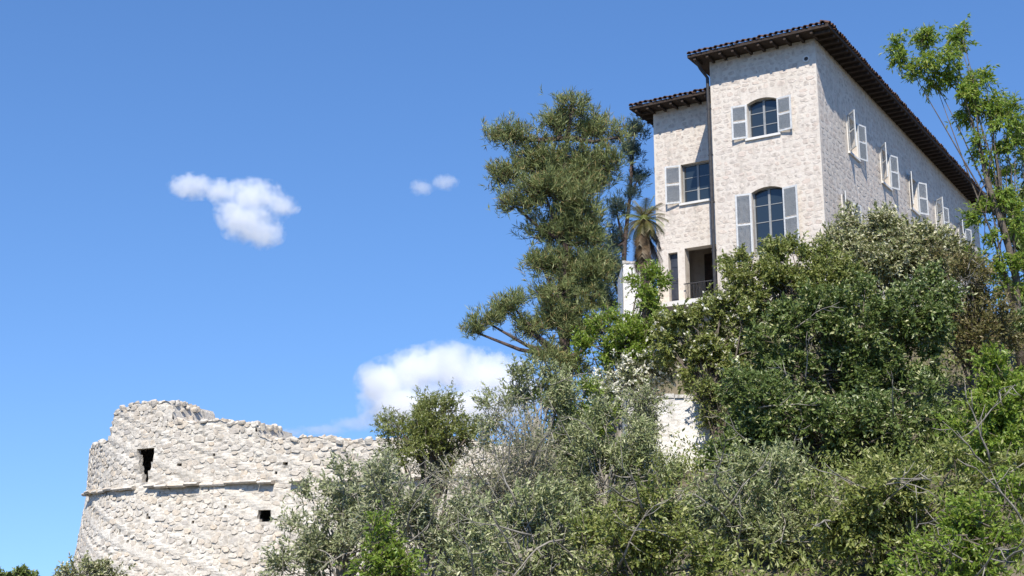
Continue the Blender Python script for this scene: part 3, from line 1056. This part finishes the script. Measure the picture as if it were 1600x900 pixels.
needle_tree("pine_tree", "tall grey-green pine with ragged crown and one low branch reaching left", 42,
            [(893, 172, 34, 22), (928, 198, 40, 28), (868, 200, 32, 28), (806, 212, 34, 24), (768, 208, 20, 16), (845, 246, 48, 36), (918, 250, 44, 40), (798, 272, 34, 30),
             (948, 262, 22, 40), (965, 215, 18, 18), (850, 305, 54, 34), (905, 322, 46, 36), (806, 325, 34, 22), (860, 360, 54, 28), (918, 372, 34, 34), (846, 414, 34, 26), (900, 422, 42, 34),
             (940, 425, 22, 36), (870, 462, 48, 26), (915, 475, 36, 30), (805, 482, 40, 20), (765, 506, 36, 15), (740, 517, 18, 8), (825, 514, 46, 18), (890, 520, 48, 28), (935, 525, 26, 28), (895, 575, 38, 26), (850, 562, 30, 18), (925, 430, 40, 40), (880, 420, 40, 40), (860, 275, 60, 40), (900, 350, 50, 40), (905, 290, 50, 40), (870, 495, 50, 30)],
            [(880, 640), (884, 560), (878, 470), (884, 380), (880, 290), (886, 215), (893, 160)], 3, 'pine', 9, 1.0)
needle_tree("pine_tree", "thin bluish pine partly hidden behind the tall pine beside the wing", 58,
            [(992, 205, 18, 26), (985, 245, 16, 26), (996, 280, 14, 22), (962, 330, 14, 30), (958, 375, 20, 34), (955, 425, 24, 36), (950, 470, 26, 30), (985, 300, 10, 20)],
            [(975, 560), (972, 470), (976, 380), (985, 300), (992, 200)], 4, 'far_pine', 8, .8, .28)

P = plant
# behind and beside the villa
P("ailanthus_tree", "sparse tree with bright yellow-green leaves against sky right of villa", "tree", 41,
  [(1425, 78, 26, 20), (1462, 98, 28, 20), (1446, 122, 22, 14), (1508, 118, 28, 18), (1544, 146, 28, 22), (1494, 150, 20, 16), (1570, 190, 24, 28), (1540, 228, 18, 22),
   (1520, 175, 16, 16), (1560, 282, 22, 26), (1545, 338, 18, 22), (1582, 340, 20, 26), (1552, 396, 22, 22), (1500, 60, 7, 20), (1575, 430, 24, 24), (1445, 66, 16, 12), (1590, 245, 18, 26)],
  'lime', 31, base_px=1590, dens_k=.72, sparse=True)
P("cypress_tree", "dark bluish columnar tree cut off at the right edge", "tree", 47,
  [(1606, 250, 22, 60), (1602, 340, 24, 60), (1602, 420, 28, 60), (1600, 500, 30, 60)], 'dark', 32, dens_k=.9)
# trees before the villa
P("pale_shrub", "pale yellow-flecked shrub under the villa's long side", "shrub", 43,
  [(1345, 374, 44, 28), (1395, 366, 44, 30), (1430, 388, 48, 30), (1475, 405, 40, 26), (1310, 395, 34, 26), (1390, 400, 60, 36), (1345, 420, 46, 36), (1440, 420, 50, 30)], 'pale', 41, dens_k=1.25)
P("olive_tree", "yellowish olive-green tree right of the tall lower window", "tree", 39.5,
  [(1180, 425, 46, 32), (1235, 415, 52, 36), (1285, 425, 50, 36), (1160, 455, 42, 30), (1230, 470, 70, 40), (1310, 460, 60, 40)], 'mid', 42)
P("bay_tree", "broad dark green tree filling the slope below the villa", "tree", 35,
  [(1250, 530, 80, 52), (1330, 520, 84, 56), (1400, 500, 74, 52), (1290, 600, 100, 60), (1390, 590, 90, 64), (1215, 600, 66, 52), (1440, 440, 50, 36)], 'dark', 43, bare=3)
P("oak_tree", "ochre-tinged brownish tree near right edge below the villa roof", "tree", 37,
  [(1490, 440, 44, 34), (1520, 480, 48, 40), (1470, 490, 46, 40), (1545, 450, 32, 30), (1530, 540, 50, 40)], 'ochre', 44, bare=3)
P("fig_tree", "light green tree with pale leaf tips in front of the wing's loggia", "tree", 39,
  [(1080, 500, 34, 24), (1050, 520, 26, 26), (1118, 482, 26, 18), (1112, 530, 44, 34), (1065, 545, 36, 28), (1140, 500, 36, 30), (1110, 580, 52, 36), (1160, 560, 50, 40)], 'mid', 45, flowers=190)
P("laurel_bush", "fresh green bush between pine trunk and villa wing", "shrub", 40.5,
  [(965, 520, 44, 28), (1010, 505, 34, 24), (985, 555, 46, 30), (935, 545, 36, 26), (1030, 492, 22, 18), (1010, 540, 40, 30), (1000, 468, 26, 22), (1012, 440, 18, 18)], 'bright', 46, leaf_scale=.9)
P("flowering_shrub", "white-flowered shrub beside the arched doorway of the garden house", "shrub", 40,
  [(958, 600, 26, 20), (990, 588, 24, 14), (1022, 574, 22, 12), (945, 628, 22, 20)], 'olive', 47, flowers=330)
P("holm_oak", "dark shadowy tree right of the white garden house", "tree", 32,
  [(1178, 630, 44, 40), (1205, 650, 62, 46), (1160, 690, 26, 30), (1270, 660, 80, 46), (1350, 670, 80, 46), (1180, 720, 70, 36), (1430, 660, 70, 54)], 'dark', 48, bare=5)
P("mulberry_tree", "vivid green tree at the right edge halfway up", "tree", 29,
  [(1555, 610, 52, 50), (1590, 660, 50, 60), (1530, 680, 50, 46), (1575, 730, 56, 50)], 'bright', 49, bare=2)
P("tangled_bush", "green bush with pale leafless twigs crossing it at bottom right", "shrub", 24,
  [(1390, 770, 90, 54), (1470, 790, 80, 60), (1320, 790, 70, 50), (1420, 850, 110, 54), (1510, 740, 56, 40)], 'mid', 50, bare=10, leaf_scale=.85)
P("wild_olive", "grey-green wild olive with dry twigs below the garden house", "shrub", 26,
  [(1220, 780, 80, 56), (1160, 800, 70, 56), (1260, 840, 90, 56), (1120, 790, 50, 40), (1190, 860, 100, 50)], 'olive', 51, bare=9)
P("olive_tree", "dull green olive tree directly left of the white garden house", "tree", 33,
  [(960, 680, 50, 40), (920, 720, 60, 48), (975, 745, 52, 42), (900, 780, 66, 50), (1030, 772, 54, 34)], 'olive', 52, bare=3)
P("broom_bush", "bright yellow-green bush at the foot of the pine trunk", "shrub", 37,
  [(895, 625, 40, 26), (860, 650, 40, 28), (925, 650, 34, 28)], 'bright', 53, leaf_scale=.75)
P("round_bush", "rounded dark grey-green bush rising above the end of the fortress wall", "shrub", 39,
  [(640, 655, 38, 34), (690, 650, 42, 34), (660, 695, 62, 40), (720, 690, 44, 40)], 'mid', 54, leaf_scale=.62, dens_k=1.6)
P("dry_shrub", "pinkish grey half-dry shrub in the middle of the slope", "shrub", 31,
  [(790, 690, 44, 46), (770, 740, 52, 46), (740, 770, 60, 46), (820, 730, 46, 46), (800, 790, 56, 40)], 'grey', 55, bare=3, dens_k=1.2)
P("olive_tree", "feathery grey olive tree in front of the pine's base", "tree", 34,
  [(785, 640, 34, 30), (840, 628, 38, 40), (875, 610, 30, 30), (850, 700, 50, 46), (815, 610, 22, 26)], 'olive', 56, bare=2)
P("silver_bush", "pale silvery bush against the fortress wall's right end", "shrub", 30,
  [(520, 780, 46, 40), (560, 760, 46, 34), (500, 830, 50, 46), (590, 800, 50, 44), (545, 850, 66, 46), (470, 870, 30, 30)], 'silver', 57, bare=4)
P("silver_bush", "silvery olive bush below the round dark bush", "shrub", 28,
  [(640, 770, 56, 46), (690, 800, 60, 50), (620, 830, 56, 46), (720, 850, 70, 46)], 'silver', 58, bare=8, dens_k=.9)
P("green_bush", "low bright green bush at the bottom between two silver bushes", "shrub", 24,
  [(595, 860, 40, 36), (570, 885, 40, 26), (630, 885, 36, 24)], 'bright', 59, leaf_scale=.7)
P("grey_bush", "twiggy grey-green bush at the bottom centre", "shrub", 24,
  [(800, 840, 60, 46), (860, 850, 60, 46), (780, 890, 70, 36), (880, 895, 60, 36), (830, 800, 46, 36)], 'olive', 60, bare=6)
P("laurel_bush", "deep green bush at bottom edge beneath the garden house", "shrub", 22,
  [(990, 850, 60, 46), (1050, 860, 60, 46), (940, 870, 46, 40), (1000, 800, 46, 36), (1080, 890, 50, 30)], 'mid', 61, leaf_scale=.8, bare=4)
P("bramble_bush", "mixed green bramble in the bottom right corner", "shrub", 20,
  [(1550, 850, 60, 54), (1500, 880, 50, 36), (1590, 800, 40, 50), (1440, 895, 46, 26)], 'bright', 62, leaf_scale=.75, bare=4)
P("grass_shrub", "straw-coloured shrub at the foot of the fortress wall's left corner", "shrub", 44,
  [(132, 900, 20, 14), (165, 908, 22, 12), (112, 908, 12, 10)], 'pale', 63, leaf_scale=.9, base_px=140)
P("round_tree", "dark bluish treetop in the bottom left corner", "tree", 85,
  [(20, 904, 18, 10), (44, 914, 14, 8), (0, 908, 14, 9)], 'dark', 64, base_px=22, leaf_scale=2.0)

P("creeper", "leafy creeper hanging over the white garden house's right top corner", "plant", 37.6,
  [(1104, 620, 12, 6), (1120, 645, 8, 16)], 'mid', 71, leaf_scale=.8, base_px=1122)

# the scrub goes on beyond the right edge
P("slope_bush", "green bush on the open slope beyond the vivid green tree", "shrub", 33, [(1680, 620, 70, 60), (1740, 600, 60, 56), (1650, 700, 60, 60)], 'mid', 81)
P("slope_bush", "olive-grey bush on the open slope beyond the bramble", "shrub", 26, [(1680, 800, 80, 70), (1760, 760, 70, 70), (1700, 880, 90, 60)], 'olive', 82)
P("slope_bush", "dark bush on the upper slope beyond the ochre tree", "shrub", 39, [(1630, 520, 50, 40), (1700, 500, 60, 46), (1660, 560, 60, 40)], 'dark', 83)

P("olive_sapling", "slim olive sapling standing against the garden house's arched doorway", "shrub", 36.6,
  [(1000, 655, 16, 26), (990, 690, 22, 24), (1008, 628, 9, 12)], 'olive', 72, leaf_scale=.9)

# palm at the corner of the wing
pb = at(1008, 372, 46)
palm = thing("palm_tree", (pb[0], 46, float(ground(pb[0], 46)) - .1), "small palm with yellow-green fronds and brown skirt by the wing corner", "palm")
po = np.array(palm.location)
hh = at(1010, 345, 46)[2] - po[2]
rng = np.random.default_rng(77)
mb = MB()
tpz = np.linspace(0, hh, 22)
mb.tube([(0.03 * math.sin(z), 0, z) for z in tpz], [.17 + .02 * (k % 2) for k in range(22)], 9)
mb.build("trunk", M['pine_bark'], palm)


def frond(parent, az, el, ln, mat, name, droop, z0=0.0):
    d = np.array([math.cos(az) * math.cos(el), math.sin(az) * math.cos(el), math.sin(el)])
    pts = [np.array([0, 0, hh - z0])]
    dd = d.copy()
    for k in range(9):
        dd = unit(dd + np.array([0, 0, -droop]))
        pts.append(pts[-1] + dd * ln / 9)
    mb = MB(); mb.tube(pts, [.018 - .0015 * k for k in range(10)], 4)
    for k in range(1, 9):
        for q in (0, .5):
            p = pts[k] * (1 - q) + pts[k + 1] * q
            ax = unit(pts[k + 1] - pts[k])
            sd = unit(np.cross(ax, (0, 0, 1)))
            for s in (-1, 1):
                tip = p + (sd * s * .8 + ax * .6) * .34 * math.sin(.5 + k / 9 * 2.3) + np.array([0, 0, -.09])
                w_ = ax * .022
                mb.poly(p - w_, p + w_, tip)
    return mb.build(name, L[mat], parent)


for k in range(34):
    frond(palm, k * 2.399, R(78 - k * 3.1), rng.uniform(.8, 1.1), 'ochre' if k % 3 else 'mid', "frond", .10 + .004 * k)
for k in range(54):
    frond(palm, k * 2.1, R(-28 - 30 * rng.random()), rng.uniform(.7, 1.1), 'dead', "dead_frond", .12, z0=.02 * k)

# ------------------------------------------------------------------ undergrowth over the slope
rng = np.random.default_rng(99)
n = 5200
ux, uy = rng.uniform(-26, 32, n), rng.uniform(15, 62, n)
ok = ~((uy > 47) & (ux > 4)) & ~((uy > 50) & (ux < 0))
ux, uy = ux[ok], uy[ok]
n = len(ux)
B = np.stack([ux, uy, ground(ux, uy)], -1)
K = 70
off = rng.normal(0, 1, (n * K, 3)) * np.array([.38, .38, .0])
hgt = np.abs(rng.normal(0, .42, n * K))
B = np.repeat(B, K, 0) + off
B[:, 2] += hgt
A = unit(rng.normal(0, .7, (n * K, 3)) + np.array([0, 0, .8]))
ug = link("undergrowth", leaves_mesh("undergrowth", B, A, .13, .045, rng, L['mid'], .1), None, "stuff")

# ------------------------------------------------------------------ clouds: real vapour far behind the hill
def cloud(label, blobs, Y, dens, nscale, amp, seed):
    P_ = []
    for px, py, rx, ry in blobs:
        c = at(px, py, Y); s = np.linalg.norm(c) / FPX
        P_.append((c, np.array([rx * s, (rx + ry) * .5 * s, ry * s])))
    cen = np.mean([c for c, _ in P_], 0)
    mt = bpy.data.materials.new("cloud_vapour"); mt.use_nodes = True
    nt = mt.node_tree; nt.nodes.clear()
    out = nt.nodes.new("ShaderNodeOutputMaterial")
    tc = nt.nodes.new("ShaderNodeTexCoord")
    fld = None
    for c, r in P_:
        mp = nt.nodes.new("ShaderNodeMapping"); mp.vector_type = 'TEXTURE'
        mp.inputs["Location"].default_value = tuple(c - cen)
        mp.inputs["Scale"].default_value = tuple(r)
        nt.links.new(tc.outputs["Object"], mp.inputs["Vector"])
        ln = N(nt, "ShaderNodeVectorMath", operation='LENGTH')
        nt.links.new(mp.outputs[0], ln.inputs[0])
        if fld is None: fld = ln.outputs["Value"]
        else:
            mn = N(nt, "ShaderNodeMath", operation='SMOOTH_MIN'); mn.inputs[2].default_value = .35
            nt.links.new(fld, mn.inputs[0]); nt.links.new(ln.outputs["Value"], mn.inputs[1])
            fld = mn.outputs[0]
    nz = nt.nodes.new("ShaderNodeTexNoise")
    nz.inputs["Scale"].default_value = nscale; nz.inputs["Detail"].default_value = 8; nz.inputs["Roughness"].default_value = .68
    nt.links.new(tc.outputs["Object"], nz.inputs["Vector"])
    m1 = N(nt, "ShaderNodeMath", operation='MULTIPLY_ADD'); m1.inputs[1].default_value = amp
    m1.inputs[2].default_value = .82 - amp * .5
    nt.links.new(nz.outputs[0], m1.inputs[0])
    sb = N(nt, "ShaderNodeMath", operation='SUBTRACT')
    nt.links.new(m1.outputs[0], sb.inputs[0]); nt.links.new(fld, sb.inputs[1])
    mr = nt.nodes.new("ShaderNodeMapRange")
    mr.inputs[1].default_value = -.2; mr.inputs[2].default_value = .40
    mr.inputs[3].default_value = 0; mr.inputs[4].default_value = dens
    nt.links.new(sb.outputs[0], mr.inputs[0])
    pv = nt.nodes.new("ShaderNodeVolumePrincipled")
    pv.inputs["Color"].default_value = (.99, .99, .995, 1)
    pv.inputs["Anisotropy"].default_value = .15
    nt.links.new(mr.outputs[0], pv.inputs["Density"])
    nt.links.new(pv.outputs[0], out.inputs["Volume"])
    # hull: the union of the lumps
    vv, ff, k0 = [], [], 0
    import bmesh
    for c, r in P_:
        bm = bmesh.new(); bmesh.ops.create_icosphere(bm, subdivisions=2, radius=1.0)
        bm.verts.ensure_lookup_table()
        vv += [tuple((c - cen) + np.array(v.co) * r * 1.18) for v in bm.verts]
        ff += [tuple(v.index + k0 for v in f.verts) for f in bm.faces]
        k0 += len(bm.verts); bm.free()
    me = np_mesh("cloud", vv, [i for f in ff for i in f], [3] * len(ff), mt)
    o = link("cloud", me)
    o.location = tuple(cen)
    rm = o.modifiers.new("union", 'REMESH'); rm.mode = 'VOXEL'; rm.voxel_size = min(min(r) for _, r in P_) * .3
    tag(o, label, "cloud", "clouds in the blue sky")
    return o


cloud("small white torn cloud hanging alone in the blue on the left", [(300, 292, 38, 20), (345, 298, 34, 18), (395, 305, 48, 26), (440, 322, 28, 18), (385, 345, 44, 34), (410, 365, 34, 24), (365, 330, 30, 26)], 900, .10, .13, 2.5, 1)
cloud("faint wisp of cloud left of the pine's upper crown", [(658, 293, 18, 14), (695, 285, 22, 13)], 900, .07, .16, 2.2, 2)
cloud("bright cumulus rising behind the round bush and the pine's low branch", [(600, 600, 46, 40), (650, 580, 50, 38), (700, 572, 56, 40), (760, 590, 56, 44), (640, 640, 76, 40), (730, 640, 86, 40), (800, 610, 50, 50)], 1000, .12, .085, 1.8, 3)
cloud("thin pale veil of cloud low above the right end of the fortress wall", [(560, 662, 44, 12), (505, 672, 44, 9), (450, 676, 36, 7)], 1100, .03, .12, 2.0, 4)
